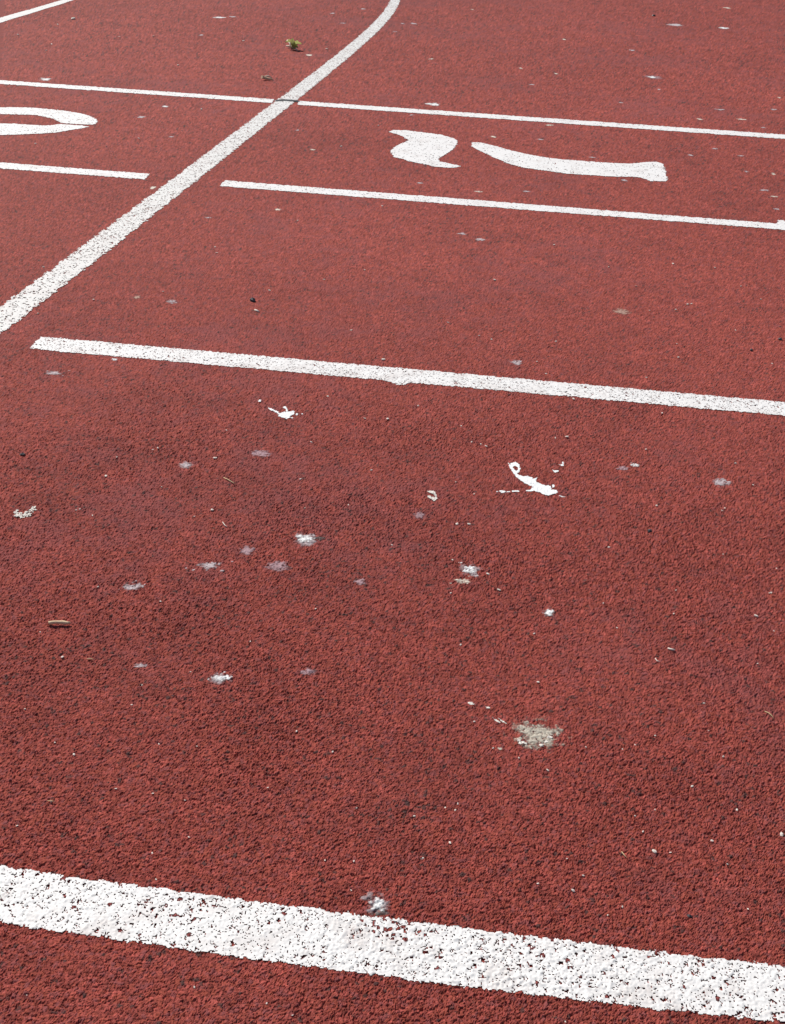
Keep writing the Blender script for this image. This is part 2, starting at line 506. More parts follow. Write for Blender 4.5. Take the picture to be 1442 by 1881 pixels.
SEAM = G([(504, 185.2), (520, 184.0), (535, 184.6), (546, 186.3), (552, 188.0), (546, 188.4), (535, 187.4), (520, 186.6), (508, 187.4)])
o = drape('dark_streak', poly_mask([SEAM], chip=0.05, pit=0.0, pull=0.4), bounds([SEAM]), (0.002, 0.002), 0.0019, M_DARK)
tag(o, 'thin dark streak across the curved lane line where the farthest line meets it', 'scuff')

# --- the painted digits
def zp(pts, ox, oy, s): return [(ox + a / s, oy + b / s) for a, b in pts]
S7 = 7.21
bar = zp([(125,120),(200,92),(420,95),(600,120),(800,140),(1000,170),(1130,205),(1230,235),(1255,280),(1255,330),(1200,400),(1100,470),(1000,530),(940,580),(980,615),(1100,635),(1220,665),(1325,690),(1240,712),(1100,715),(950,700),(840,690),(730,660),(600,635),(450,605),(350,565),(220,540),(150,435),(230,370),(320,320),(470,260),(400,225),(320,180),(220,150)], 700, 230, 9.0125)
leg = zp([(120,90),(240,95),(450,145),(650,200),(900,260),(1150,300)], 850, 250, S7) + \
      zp([(0,178),(300,200),(560,218),(830,230),(950,220),(1060,208),(1200,207),(1290,235),(1335,430),(1325,462),(1120,462),(1000,420),(900,402),(600,400),(300,380),(0,362)], 1040, 270, S7) + \
      zp([(1300,495),(1000,455),(800,425),(600,370),(420,295),(250,215),(120,145)], 850, 250, S7)
bar = G(bar); leg = G(leg)
num = empty('painted_number', (*bar.mean(0), 0.0))
tag(num, 'white stencilled digit 7 lying on its side, painted in two pieces', 'painted number')
for nm, pl in (('bar', bar), ('stem', leg)):
    o = drape(nm, poly_mask([pl], chip=0.003, chipfn=few_chip, pit=0.03, pull=0.6, wob=0.004), bounds([pl]), (0.0022, 0.003), 0.0008, M_WHITE, fill=HMED, lift=.35)
    o.parent = num
    o.matrix_parent_inverse = Matrix.Translation(-num.location)
zt = zp([(-1000,150),(-500,140),(0,135),(150,130),(300,133),(500,143),(700,160),(900,185),(1080,215),(1200,250),(1270,290),(1300,320),(1250,360),(1100,358),(950,350),(810,340),(770,310),(700,280),(600,260),(480,235),(300,228),(150,225),(0,222),(-500,228),(-1000,240)], 0, 180, S7)
zb = zp([(-1000,335),(0,345),(200,350),(400,362),(540,372),(650,372),(800,355),(950,365),(1080,372),(1185,390),(1100,408),(950,430),(750,465),(550,480),(300,490),(0,500),(-1000,470)], 0, 180, S7)
zt = G(zt); zb = G(zb)
zc = G([(-72, 217)])[0]
num = empty('painted_number', (*zt[5], 0.0))
tag(num, 'white stencilled oval digit cut off by the left edge of the photo', 'painted number')
for pl in ([zt, 2 * zc - zb], [zb, 2 * zc - zt]):
    o = drape('stroke', poly_mask(pl, chip=0.003, chipfn=few_chip, pit=0.03, pull=0.6, wob=0.004), bounds(pl), (0.0024, 0.003), 0.0008, M_WHITE, fill=HMED, lift=.35)
    o.parent = num
    o.matrix_parent_inverse = Matrix.Translation(-num.location)

# ------------------------------------------------------------------ bird droppings and stains
def step_at(y):
    d = math.hypot(CAMH, y)
    return max(0.0006, 0.75 * d / FOC)

def soft_spot(name, c, rx, ry, cov, mt, off, seed, rot=0.0, sats=0, rough=0.55, edge_=0.5, tops=0.5, core=0.8):
    """a thin dried coat: dense on the granule tops and in its middle, fading to nothing at the rim"""
    lr = np.random.default_rng(1000 + seed)
    R_ = lr.uniform(0, 99)
    sat = [(lr.uniform(-1.7, 1.7), lr.uniform(-1.4, 1.4), lr.uniform(0.07, 0.18)) for _ in range(sats)]
    k = 2.3
    st = step_at(c[1])
    nx = max(6, int(2 * rx * k / st)); ny = max(6, int(2 * ry * k / st))
    gx = np.linspace(c[0] - rx * k, c[0] + rx * k, nx); gy = np.linspace(c[1] - ry * k, c[1] + ry * k, ny)
    X_, Y_ = np.meshgrid(gx, gy); x = X_.ravel(); y = Y_.ravel()
    h, rc, rv, cx, cy = granules(x, y)
    qx = x + 0.3 * (cx - x); qy = y + 0.3 * (cy - y)
    a = (qx - c[0]) / rx; b = (qy - c[1]) / ry
    cs, sn = math.cos(rot), math.sin(rot)
    a, b = cs * a + sn * b, -sn * a + cs * b
    r = np.hypot(a / core, b / core)
    for _k in range(3):
        r = np.minimum(r, np.hypot((a - lr.uniform(-.75, .75)) / lr.uniform(.25, .6), (b - lr.uniform(-.6, .6)) / lr.uniform(.18, .45)))
    n = fbm(a + R_, b - R_, 2.4 + 2.0 * hash2(np.array([seed]), np.array([3]), 5)[0], 400 + seed, 5) - 0.5 + 0.22 * (rc - 0.5)
    v = 1 - r + rough * 2.4 * n
    cover = smooth(0.0, edge_, v) * cov * 1.35
    hr = (h - HQ(.12)) / (HQ(.8) - HQ(.12))
    cover = cover * np.clip((1 - tops) + tops * 1.5 * hr, 0, 1.0) * np.clip(0.35 + 1.2 * rv * (0.6 + 0.4 * rc) + 0.35 * np.clip(v, 0, 1), 0, 1.1)
    for (sa, sb, sr) in sat:
        cover = np.maximum(cover, smooth(0, 0.4, 1 - np.hypot(a - sa, b - sb) / sr) * min(1, cov * 1.1))
    cover = np.clip(cover, 0, 1)
    z = groundz(x, y) + off
    id_ = np.arange(nx * ny).reshape(ny, nx)
    q = np.stack([id_[:-1, :-1], id_[:-1, 1:], id_[1:, 1:], id_[1:, :-1]], -1).reshape(-1, 4)
    q = q[cover[q].max(1) > 0.10]
    if len(q) == 0: return None
    uq, inv = np.unique(q.ravel(), return_inverse=True)
    me = mesh_from(name, np.c_[x, y, z][uq], inv.reshape(-1, 4))
    at = me.attributes.new('cover', 'FLOAT', 'POINT')
    at.data.foreach_set('value', cover[uq].astype(np.float32))
    return link(name, me, mt)

def spot(name, label, cat, px, py, hw, hh, mat, cover=0.8, rot=0.0, seed=0, group=None, halo=None, halo_mat=None, sats=0, rough=0.5, tops=0.55, edge_=0.75, core=0.8):
    c = G([(px, py)])[0]
    e = G([(px - hw, py), (px + hw, py), (px, py - hh), (px, py + hh)])
    rx = abs(e[1, 0] - e[0, 0]) / 2 * 1.12; ry = abs(e[2, 1] - e[3, 1]) / 2 * 1.12
    if halo_mat:
        o = soft_spot(name, c, rx * (halo or 1.4), ry * (halo or 1.4), 0.62, halo_mat, 0.0004, seed, rot, 0, rough, 0.8, 0.5)
        q = soft_spot('crust', c, rx * 0.85, ry * 0.85, min(1, cover * 1.25), mat, 0.0008, seed + 5, rot, sats, rough, 0.65, tops)
        if o and q: q.parent = o
        else: o = o or q
    else:
        o = soft_spot(name, c, rx, ry, cover, mat, 0.0004, seed, rot, sats, rough, edge_, tops, core)
    if o: tag(o, label, cat, group)
    return o

def splat(label, polys, holes=()):
    o = drape('bird_dropping', poly_mask(polys, pull=0.4, pit=0.0, chip=0.0, holes=holes), bounds(polys), 0.0006, 0.0004, M_SPLAT, fill=HQ(.45), lift=0.2)
    return tag(o, label, 'bird dropping', 'bird droppings on the track')

def dot(px, py, r, s=0.55):
    return G([(px + r * math.cos(t), py + r * s * math.sin(t)) for t in np.linspace(0, 2 * math.pi, 9)[:-1]])
big = G(zp([(290,185),(330,225),(350,200),(420,183),(480,215),(497,290),(485,340),(450,372),(480,400),(540,420),(600,412),(690,435),(720,465),(800,420),(760,480),(770,515),(850,550),(930,580),(965,560),(1000,590),(1030,640),(1100,650),(1122,690),(1060,707),(960,738),(880,718),(820,682),(720,665),(600,668),(600,650),(680,640),(700,610),(690,580),(600,545),(500,485),(430,425),(370,345),(320,262)], 900, 830, 9.0125))
hole = G(zp([(385,260),(420,240),(455,270),(460,310),(430,335),(395,300)], 900, 830, 9.0125))
sat1 = [G(zp(p, 900, 830, 9.0125)) for p in (
    [(150,660),(200,655),(250,668),(250,690),(190,692)], [(350,658),(480,652),(480,674),(360,676)], [(270,672),(330,668),(330,680),(270,686)],
    [(1120,735),(1190,745),(1250,768),(1190,765)], [(1030,310),(1080,325),(1140,315),(1140,345),(1080,358),(1050,340)],
    [(1140,225),(1190,225),(1200,170),(1225,180),(1215,245),(1170,252)], [(1025,565),(1060,560),(1070,590),(1035,600)], [(100,668),(130,668),(130,680),(100,682)])]
splat('bright white bird dropping with a looped tail, right of the centre of the track', [big] + sat1, [hole])
sml = G(zp([(465,290),(500,298),(560,318),(640,352),(740,402),(785,440),(850,420),(930,403),(942,360),(920,305),(860,315),(870,265),(920,250),(958,300),(985,360),(980,400),(1060,395),(1140,383),(1170,400),(1145,470),(1062,518),(1050,562),(960,595),(900,575),(800,545),(745,522),(752,482),(700,425),(620,388),(520,352)], 460, 730, 14.42))
splat('bright white bird dropping with two short tails, just in front of the second line', [sml, dot(477.3, 738, 2.6, .8), dot(545.3, 762.2, 2.4, .8), dot(555, 762, 1.5, .8), dot(536.5, 769.5, 2.0, .6)])

GD = 'bird droppings on the track'
GF = 'faint dried stains on the track'
BD, ST = 'bird dropping', 'stain'
spot('bird_dropping', 'large dried beige dropping with a whitish rim, the biggest in the right foreground', BD, 986, 1350, 46, 27, M_BEIGE, 1.0, -.12, 303, GD, rough=.62, tops=0.65, sats=2, edge_=.8, core=.95)
rim = [G(p) for p in ([(950,1359),(958,1364),(972,1368),(968,1371),(956,1369),(949,1364)], [(990,1366),(1000,1368),(1012,1362),(1014,1356),(1006,1358),(1000,1364),(996,1376),(990,1372)],
       [(1002,1360),(1010,1350),(1016,1353),(1010,1362)])]
o = drape('pale_rim', poly_mask(rim, pull=.5, pit=.25, chip=.2), bounds(rim), .0006, .0007, M_CREAM, lift=.3)
o.parent = [x for x in COL.objects if 'biggest in the right' in str(x.get('label', ''))][0]
strk = [G(p) for p in ([(903,1319),(910,1322),(919,1328),(917,1330),(908,1325)], [(915,1321),(925,1326),(931,1331),(929,1333),(922,1328)], [(858,1292),(866,1292),(873,1296),(866,1297)], [(890,1299),(898,1300),(903,1303),(896,1303)])]
o = drape('dropping_streak', poly_mask(strk, pull=.45, pit=.03, chip=.03), bounds(strk), .0006, .0004, M_CREAM, lift=.3)
tag(o, 'thin cream streaks trailing up and left from the big beige dropping', 'streak')

spot('bird_dropping', 'pale dropping with dark crumbs touching the upper edge of the nearest white line', BD, 694, 1664, 22, 17, M_CRUST, .72, 0, 1, GD, 1.35, M_FILM, rough=.5)
spot('stain', 'dark dirty patch between the nearest line and the pale dropping on its edge', ST, 700, 1678, 22, 8, M_GREYDARK, .72, 0, 9, None)
spot('bird_dropping', 'frosty white dropping in the left foreground, below the leftmost cluster of stains', BD, 404, 1248, 20, 10, M_CRUST, .72, 0, 2, GD, 1.3, M_FILM, sats=3)
spot('bird_dropping', 'thin lilac dropping to the right of the frosty white one in the left foreground', BD, 567, 1236, 17, 9, M_LILAC, .8, 0, 4, GD)
spot('bird_dropping', 'tiny whitish dropping up and left of the frosty white one', BD, 257, 1224, 13, 5, M_FILM, .75, 0, 5, GD)
spot('bird_dropping', 'compact white dropping above the big beige one', BD, 1009, 1128, 13, 7, M_CRUST, .78, 0, 6, GD, 1.2, M_FILM)
spot('bird_dropping', 'grey white dropping at the lower left end of the row of stains', BD, 242, 1080, 20, 9, M_FILM, .85, .15, 7, GD, sats=3)
spot('bird_dropping', 'grey white dropping with a thin tail pointing left, mid left', BD, 384, 1041, 22, 9, M_FILM, .88, 0, 8, GD, sats=4)
spot('bird_dropping', 'lilac smear with a point to the right, lowest right of the mid left stains', BD, 511, 1043, 28, 11, M_LILAC, .92, -.1, 10, GD)
spot('bird_dropping', 'lilac dropping between the grey white tailed one and the white one with crumbs', BD, 455, 1014, 19, 9, M_LILAC, .9, .1, 11, GD)
spot('bird_dropping', 'white dropping mixed with dark crumbs, topmost of the mid left row', BD, 560, 992, 20, 10, M_CRUST, .72, .12, 12, GD, 1.35, M_FILM)
spot('stain', 'dark crumbs at the right side of the white dropping of the mid left row', ST, 588, 990, 12, 5, M_GREYDARK, .6, 0, 13, None)
spot('stain', 'faint lilac stain on bare red track left of the white and yellow dropping', ST, 661, 1071, 13, 7, M_LILAC, .8, 0, 14, GF)
spot('stain', 'faint lilac stain just below the small white curl dropping near the centre', ST, 771, 948, 13, 8, M_LILAC, .75, 0, 15, GF)
curl = [G([(785,904),(797,903),(801,908),(803,918),(798,922),(793,919),(786,916),(785,912),(792,914),(798,915),(797,909),(789,907)])]
o = drape('bird_dropping', poly_mask(curl, pull=.5, pit=.05, chip=.04), bounds(curl), .0007, .0008, M_CREAM)
tag(o, 'small cream white curl of dropping left of the one with a looped tail', BD, GD)
spot('bird_dropping', 'white dropping with a grey fringe above the small yellowish smear', BD, 863, 1048, 15, 9, M_CRUST, .7, 0, 16, GD, 1.5, M_FILM, sats=4)
spot('bird_dropping', 'small yellowish smear directly below the white dropping with a grey fringe', BD, 850, 1070, 15, 6, M_CREAMF, .72, .25, 17, GD, sats=3)
spot('stain', 'soft grey oval stain left of the lilac stain, in front of the second line', ST, 341, 856, 17, 8, M_FILM, .74, 0, 18, GF)
spot('stain', 'wide lilac stain below the white dropping with two short tails', ST, 479, 834, 23, 8, M_LILAC, .9, 0, 19, GF)
vee = [G([(25,946),(30,938),(36,944),(44,944),(50,940),(58,938),(62,931),(69,932),(66,940),(60,944),(56,950),(46,953),(34,955),(28,953)])]
o = drape('bird_dropping', poly_mask(vee, pull=.8, pit=.3, chip=.12), bounds(vee), .0008, .0008, M_CREAM)
tag(o, 'cream V shaped dropping close to the left edge of the photo', BD, GD)
spot('bird_dropping', 'short bright white dash right of the dropping with a looped tail', BD, 1165, 856, 10, 4, M_CRUST, .85, .2, 20, GD)
spot('stain', 'faint lilac smudge attached to the left of the short white dash', ST, 1143, 861, 11, 4, M_LILAC, .85, 0, 21, GF)
spot('bird_dropping', 'lilac white oval dropping near the right edge, level with the looped tail one', BD, 1323, 888, 18, 9, M_FILM, .9, 0, 22, GD)
spot('bird_dropping', 'grey white dropping below the left end of the second line', BD, 99, 687, 16, 5, M_FILM, .8, 0, 23, GD, sats=3)
spot('bird_dropping', 'small white spot touching the front edge of the second line near its left end', BD, 212, 662, 6, 3, M_CRUST, .85, 0, 24, GD)
spot('bird_dropping', 'small pale lilac dropping just behind the second line, right of centre', BD, 947, 667, 12, 5, M_FILM, .85, 0, 25, GD)
spot('stain', 'broad faded tan stain between the second line and the digit 7 line, at right', ST, 1141, 573, 20, 6, M_TAN, .9, 0, 26, GF)
spot('stain', 'pale oval stain left of the dark pebble', ST, 315, 555, 11, 4, M_FILM, .9, 0, 27, GF)
spot('stain', 'faint tan stain left of the pale oval stain, near the curved line', ST, 252, 547, 9, 4, M_TAN, .9, 0, 28, GF)
spot('bird_dropping', 'white dropping of two lobes behind the left end of the farthest line', BD, 84, 146.5, 12, 3.2, M_CRUST, .95, 0, 29, GD, tops=0.2)
spot('bird_dropping', 'white dropping just behind the farthest line, above the digit 7', BD, 798, 192.5, 13, 3.6, M_CRUST, .95, 0, 30, GD, tops=0.2)
spot('bird_dropping', 'white streak far behind the farthest line, left of the green leaf', BD, 403, 32.5, 12, 2.0, M_CRUST, .95, 0, 31, GD, tops=0.2)
spot('bird_dropping', 'faint pale streak just right of the far white streak', BD, 428, 31.5, 8, 1.4, M_FILM, .95, 0, 32, GD, tops=0.2)
spot('bird_dropping', 'white spot between the farthest line and the oval digit at left', BD, 303, 196.5, 6, 2.2, M_CRUST, .95, 0, 33, GD, tops=0.2)
spot('bird_dropping', 'pale spot right of the half visible oval digit', BD, 260, 216, 8, 2, M_FILM, .95, 0, 34, GD, tops=0.2)
spot('bird_dropping', 'left one of two pale dashes in front of the digit 7 line', BD, 850, 430.5, 8, 2.2, M_FILM, .98, 0, 35, GD, tops=0.2)
spot('bird_dropping', 'right one of two pale dashes in front of the digit 7 line', BD, 880, 441, 10, 2.8, M_FILM, .98, 0, 36, GD, tops=0.2)
spot('bird_dropping', 'pale chunk against the curved line at the end of the short left line', BD, 280.5, 346, 6, 3.5, M_CREAMF, .98, 0, 37, GD, tops=0.2, rough=.3)
spot('bird_dropping', 'pinkish white smear near the top right corner, left of the short white dash', BD, 1242, 46.5, 16, 2.4, M_FILM, .95, 0, 38, GD, tops=0.2)
spot('bird_dropping', 'short white dash near the top right corner', BD, 1329, 52, 10, 2.2, M_CRUST, .95, 0, 39, GD, tops=0.2)
spot('bird_dropping', 'white spot with a pink smear far behind the stem of the digit 7', BD, 1198, 142.5, 11, 2.4, M_CRUST, .95, 0, 40, GD, 1.7, M_LILAC, tops=0.2)
spot('bird_dropping', 'pale chip lying just right of and in front of the green leaf', BD, 568, 102, 7.5, 2.0, M_CREAMF, .98, 0, 41, GD, tops=0.2, rough=.3)
FAR = []
GS = 'pale flat spots on the far part of the track'
LS1 = 'pale flat spot on the red track behind the farthest white line'
LS2 = 'pale flat spot on the red track between the farthest line and the digit lines'
for k, (px, py, hw, hh, b) in enumerate([
    (667,17,6,1.6,0),(611,25,6,1.6,0),(370,65,6,1.6,0),(761,44,8,1.8,0),(726,59,5,1.4,0),(793,109,6,1.6,1),(1336,15,8,1.8,1),(1161,93,7,1.8,0),(1036,73,4,1.6,1),
    (956,126,4,2,1),(1021,136,3,1.8,1),(868,18,3,1.5,1),(978,156,6,1.6,0),(1321,202,10,1.8,0),(1286,220,7,2,1),(1361,220,9,2.2,1),(1421,202,7,2,0),(1211,165,4,1.6,0),
    (1431,180,3,2,1),(1140,189,5,1.6,0),(1008,230.5,9,2,1),(1313,274,7,2,0),(1268,286,8,2.2,0),(1361,287,6,1.8,0),(993,257,7,1.8,0),(905,252,7,2.2,1),(1088,290,8,1.8,0),
    (880,353,9,2,1),(966,352.5,8,1.8,0),(771,337,7,2,0),(1146,332,7,2.2,0),(1403,350,9,2.2,0),(1421,362,9,2,1),(1426,385,7,2,0),(1421,320,4,3,1),(1371,316,5,2,0),
    (575,276,6,2,1),(315,252,6,1.8,0),(547,240,3,2,0),(510,386,8,2.6,1),(382,401,6,1.8,0),(1402,235,5,1.6,0),(740,44,4,1.4,0),(630,43,6,1.4,0),(757,212,5,1.6,0)]):
    hind = py < 150 + 0.0685 * px
    o = spot('pale_spot', LS1 if hind else LS2, 'spot', px, py, hw * .85, hh * .75, M_CREAMF if b else M_FILM, .9, 0, 50 + k, GS + (' behind the farthest line' if hind else ' in front of the farthest line'), tops=0.2, rough=.75)
    if o: FAR.append((o, px, py))

# ------------------------------------------------------------------ loose grit
def chunk(name, seed, flat, n=2):
    r = random.Random(seed)
    import bmesh
    bm = bmesh.new()
    bmesh.ops.create_icosphere(bm, subdivisions=n, radius=1.0)
    for v in bm.verts:
        d = 1 + r.uniform(-0.22, 0.22)
        v.co = Vector((v.co.x * d, v.co.y * d * 0.75, v.co.z * d * flat))
        if v.co.z < -0.35 * flat: v.co.z = -0.35 * flat
    me = bpy.data.meshes.new(name); bm.to_mesh(me); bm.free()
    return me
GRIT = [chunk('grit_speck', k, f, 1) for k, f in enumerate((0.6, 0.45, 0.8, 0.3, 0.55))]
for g in GRIT: g.materials.append(M_GRIT)

SP = [(135,36),(447,76),(85,94),(95,82),(282,68),(327,121),(600,91),(370,202),(255,255),(195,270),(65,265),(627,270),(695,232),(219,69),(106,46),(33,65),(547,406),(395,455),(398,466),(495,535),
(172,552),(80,492),(670,497),(645,608),(704,663),(70,577),(300,537),(702,380),(595,515),(908,516),(1018,451),(1236,486),(1118,492),(1168,527),(1313,493),(1361,527),(1398,551),(1263,560),(1270,559),(1241,570),
(1193,572),(880,618),(903,625),(1021,628),(1243,633),(1246,658),(823,594),(986,666),(1187,695),(1003,688),(1418,670),(1351,608),(290,826),(281,828),(395,843),(195,877),(552,882),(390,939),(670,770),(712,772),
(682,865),(140,938),(147,937),(170,948),(560,934),(640,929),(215,842),(572,814),(416,792),(357,950),(297,896),(720,1002),(602,730),(180,1080),(847,784),(893,822),(883,817),(1041,805),(1020,806),(1053,735),(1216,761),
(1186,827),(1206,931),(1331,935),(1326,940),(861,965),(839,964),(1118,1007),(1383,892),(1328,1020),(831,1030),(896,1056),(828,1091),(916,1086),(1413,1091),(768,747),(866,814),(1351,852),(1241,1087),(1426,1046),(837,887),(871,909),
(115,1210),(261,1260),(242,1296),(46,1304),(101,1366),(136,1388),(460,1180),(292,1368),(580,1121),(545,1346),(611,1384),(362,1372),(350,1235),(74,1162),(295,1107),(1388,1134),(1421,1161),(1416,1091),(1108,1110),(1237,1130),
(981,1166),(988,1255),(846,1187),(1076,1375),(1006,1416),(953,1394),(1166,1370),(1143,1378),(1203,1354),(1301,1343),(1293,1294),(1391,1221),(1133,1154),(1328,1392),(906,1376),(871,1328),(213,1450),(95,1476),(32,1519),(281,1460),
(340,1472),(492,1450),(347,1539),(280,1569),(655,1486),(650,1585),(645,1637),(287,1617),(49,1828),(357,1816),(490,1846),(537,1868),(597,1583),(1271,1447),(1353,1489),(1201,1567),(1231,1568),(1307,1547),(1435,1536),(1181,1530),
(1166,1501),(1203,1489),(826,1551),(776,1578),(1041,1579),(1052,1638),(1116,1683),(1373,1673),(836,1490),(818,1484),(761,1501),(841,1477),(1143,1668),(1336,1589),(1071,1611),(988,1625),(1386,1767),(1038,1879)]
BIG = {(1201,1567):1.7,(1307,1547):1.3,(1353,1489):1.2,(1435,1536):1.5,(776,1578):1.4,(1052,1638):1.2,(704,663):1.3,(280,1569):1.1,(136,1388):1.2,(195,877):1.5,(395,843):1.4,(908,516):1.6,(390,939):1.4,(1041,805):1.3,
       (861,965):1.3,(839,964):1.2,(135,36):1.5,(988,1255):1.2,(670,770):1.1,(712,772):1.2,(1388,1134):1.4,(115,1210):1.3,(1006,1416):1.2,(1271,1447):1.3,(896,1056):1.3,(916,1086):1.3,(826,1551):1.3,(1053,735):1.5,(893,822):1.3}
l1y = lambda x: 1594 + 0.128 * x
l2y = lambda x: 614 + 0.088 * x
l3y = lambda x: 305 + 0.0745 * x
l4y = lambda x: 150 + 0.0685 * x
def zone(px, py):
    if py > l1y(px): return 'in front of the nearest white line'
    if py > l2y(px): return 'between the nearest and the second white lines'
    if py > l3y(px): return 'between the second line and the digit lines'
    if py > l4y(px): return 'between the digit lines and the farthest line'
    return 'behind the farthest white line'
MARKS = [(984,1352,'the big beige dropping'),(694,1664,'the pale dropping on the nearest line'),(404,1248,'the frosty white dropping'),(567,1236,'the lilac dropping beside the frosty one'),
 (257,1224,'the tiny whitish dropping'),(1009,1128,'the compact white dropping'),(242,1080,'the lower left grey white dropping'),(511,1043,'the lilac smear with a point'),(560,992,'the white dropping with crumbs'),
 (793,913,'the small cream white curl'),(863,1048,'the white dropping above the yellowish smear'),(341,856,'the soft grey oval stain'),(479,834,'the wide lilac stain'),(45,942,'the cream V shaped dropping'),
 (970,880,'the white dropping with looped tail'),(525,757,'the white dropping with two tails'),(1165,856,'the short white dash'),(1323,888,'the lilac white oval dropping'),(99,687,'the dropping below the second line'),
 (947,667,'the dropping just behind the second line'),(1141,573,'the broad tan stain'),(464,554,'the dark pebble'),(315,555,'the pale oval stain'),(110,1150,'the broken twig'),(1193,977,'the dark crumb right of centre'),
 (1266,1685,'the dark crumb near the nearest line'),(1413,1316,'the curved straw at right'),(1146,1574,'the pinkish straw'),(95,1476,'the straw at lower left'),(1206,1216,'the tiny white stem curl'),
 (540,83,'the green leaf'),(780,275,'the bar of the 7'),(1050,300,'the stem of the 7'),(100,222,'the oval digit'),(865,436,'the two pale dashes'),(84,146,'the two lobed white dropping'),(798,192,'the white dropping above the 7'),
 (1198,142,'the far pink smeared spot'),(1242,46,'the far pinkish smear'),(403,32,'the far white streak'),(491,147,'the dry scrap'),(525,184,'the dark streak on the curve'),(300,250,'the curved line by the digit'),(1433,625,'the dark crumb at the edge'),(1380,645,'the tiny black crumb'),
 (1437,410,'the right end of the 7 line'),(1201,30,'the far black dot'),(850,1790,'the middle of the nearest line'),(200,1660,'the left of the nearest line')]
ORD = ['nearest', 'second nearest', 'third nearest', 'fourth nearest', 'fifth nearest', 'sixth nearest', 'seventh nearest', 'eighth nearest', 'ninth nearest', 'tenth nearest', 'eleventh nearest', 'twelfth nearest', 'thirteenth nearest']
SAY = []
def place_labels(what, many):
    """name every speck by the closest findable thing and the side it lies on"""
    bins = {}
    for o, px, py in SAY:
        best = min(MARKS, key=lambda q: math.hypot(px - q[0], (py - q[1]) * 1.7))
        dx, dy = px - best[0], (py - best[1]) * 1.7
        side = ('right of' if dx > 0 else 'left of') if abs(dx) > abs(dy) else ('in front of' if dy > 0 else 'behind')
        bins.setdefault((best[2], side), []).append((math.hypot(dx, dy), o))
    for (nm, side), l in bins.items():
        l.sort(key=lambda q: q[0])
        for k, (_, o) in enumerate(l):
            o['label'] = ('%s %s %s' % (what, side, nm)) if len(l) == 1 else ('%s of the %s %s %s' % (ORD[k], many, side, nm))
    SAY.clear()
SAY += FAR
place_labels('pale flat spot', 'pale flat spots')
for k, (px, py) in enumerate(SP):
    g = G([(px, py)])[0]
    d = math.hypot(CAMH, g[1])
    o = bpy.data.objects.new('grit_speck', GRIT[k % 5])
    COL.objects.link(o)
    s = BIG.get((px, py), 0.8) * (2.2 + 0.9 * rng.random()) * d / FPX
    o.location = (g[0], g[1], gz(*g) + 0.35 * s)
    o.scale = (s * 1.15, s, s * 0.8)
    o.rotation_euler = (rng.uniform(-.3, .3), rng.uniform(-.3, .3), rng.uniform(0, 6.28))
    z_ = zone(px, py)
    tag(o, 'tiny pale grit speck', 'grit', 'pale grit specks ' + z_)
    SAY.append((o, px, py))
place_labels('tiny pale grit speck', 'grit specks')

STONE = chunk('pebble', 33, 0.8, 2); STONE.materials.append(M_STONE)
for px, py, r, lb in [(464, 554, 6.0, 'small dark grey pebble on red track left of centre, behind the second line'),
                      (1380, 645, 3.4, 'tiny black crumb near the right edge, just behind the second line'),
                      (1433, 625, 3.6, 'tiny dark crumb at the very right edge behind the second line'),
                      (1193, 977, 4.5, 'dark crumb right of centre below the looped white dropping'),
                      (1201, 30, 2.6, 'tiny black dot far away near the top right of the track'),
                      (1266, 1685, 4.5, 'dark crumb just behind the nearest line at right'),
                      (42, 837, 4.5, 'dark crumb near the left edge below the second line')]:
    g = G([(px, py)])[0]
    s = r * math.hypot(CAMH, g[1]) / FPX
    o = bpy.data.objects.new('pebble', STONE); COL.objects.link(o)
    o.location = (g[0], g[1], gz(*g) + 0.3 * s); o.scale = (s * 1.1, s, s * 1.0)
    o.rotation_euler = (0, 0, rng.uniform(0, 6))
    tag(o, lb, 'pebble', 'small dark stones and crumbs')

# ------------------------------------------------------------------ twigs, straws, leaf
def tube(name, pts, radii, mat, sides=8, parent=None, wob=0.0, seed=0):
    r = random.Random(seed)
    P = [Vector(p) for p in pts]; vs_ = []; fs = []
    for i, p in enumerate(P):
        t = (P[min(i + 1, len(P) - 1)] - P[max(i - 1, 0)]).normalized()
        a = t.cross(Vector((0, 0, 1))).normalized(); b = a.cross(t)
        for k in range(sides):
            w = 2 * math.pi * k / sides
            rr = radii[i] * (1 + r.uniform(-wob, wob))
            vs_.append(p + (a * math.cos(w) + b * math.sin(w)) * rr)
    n = len(P)
    for i in range(n - 1):
        for k in range(sides):
            k2 = (k + 1) % sides
            fs.append((i * sides + k, i * sides + k2, (i + 1) * sides + k2, (i + 1) * sides + k))
    fs.append(tuple(range(sides))[::-1]); fs.append(tuple((n - 1) * sides + k for k in range(sides)))
    me = bpy.data.meshes.new(name); me.from_pydata([tuple(v) for v in vs_], [], fs)
    for p in me.polygons: p.use_smooth = len(p.vertices) == 4
    me.update()
    return link(name, me, mat, parent)

def on_ground(pix, lift):
    g = G(pix)
    return [(x, y, gz(x, y) + l) for (x, y), l in zip(g, lift)]

# broken twig with a pale banded bark, left foreground
a, b = G([(90, 1150.5), (130, 1150)])
n = 9
pts = []; rad = []
for i in range(n):
    t = i / (n - 1)
    x, y = a + (b - a) * t
    pts.append((x, y + 0.0006 * math.sin(t * 5), 0.0040 + 0.0005 * math.sin(t * 3.0)))
    rad.append(0.86 * (0.0024, 0.0023, 0.0020, 0.0019, 0.0021, 0.0024, 0.0022, 0.0017, 0.0014)[i])
o = tube('twig', pts, rad, M_BARK, 10, wob=.08, seed=4)
tag(o, 'short broken pale brown twig lying on the track near the left edge', 'twig')

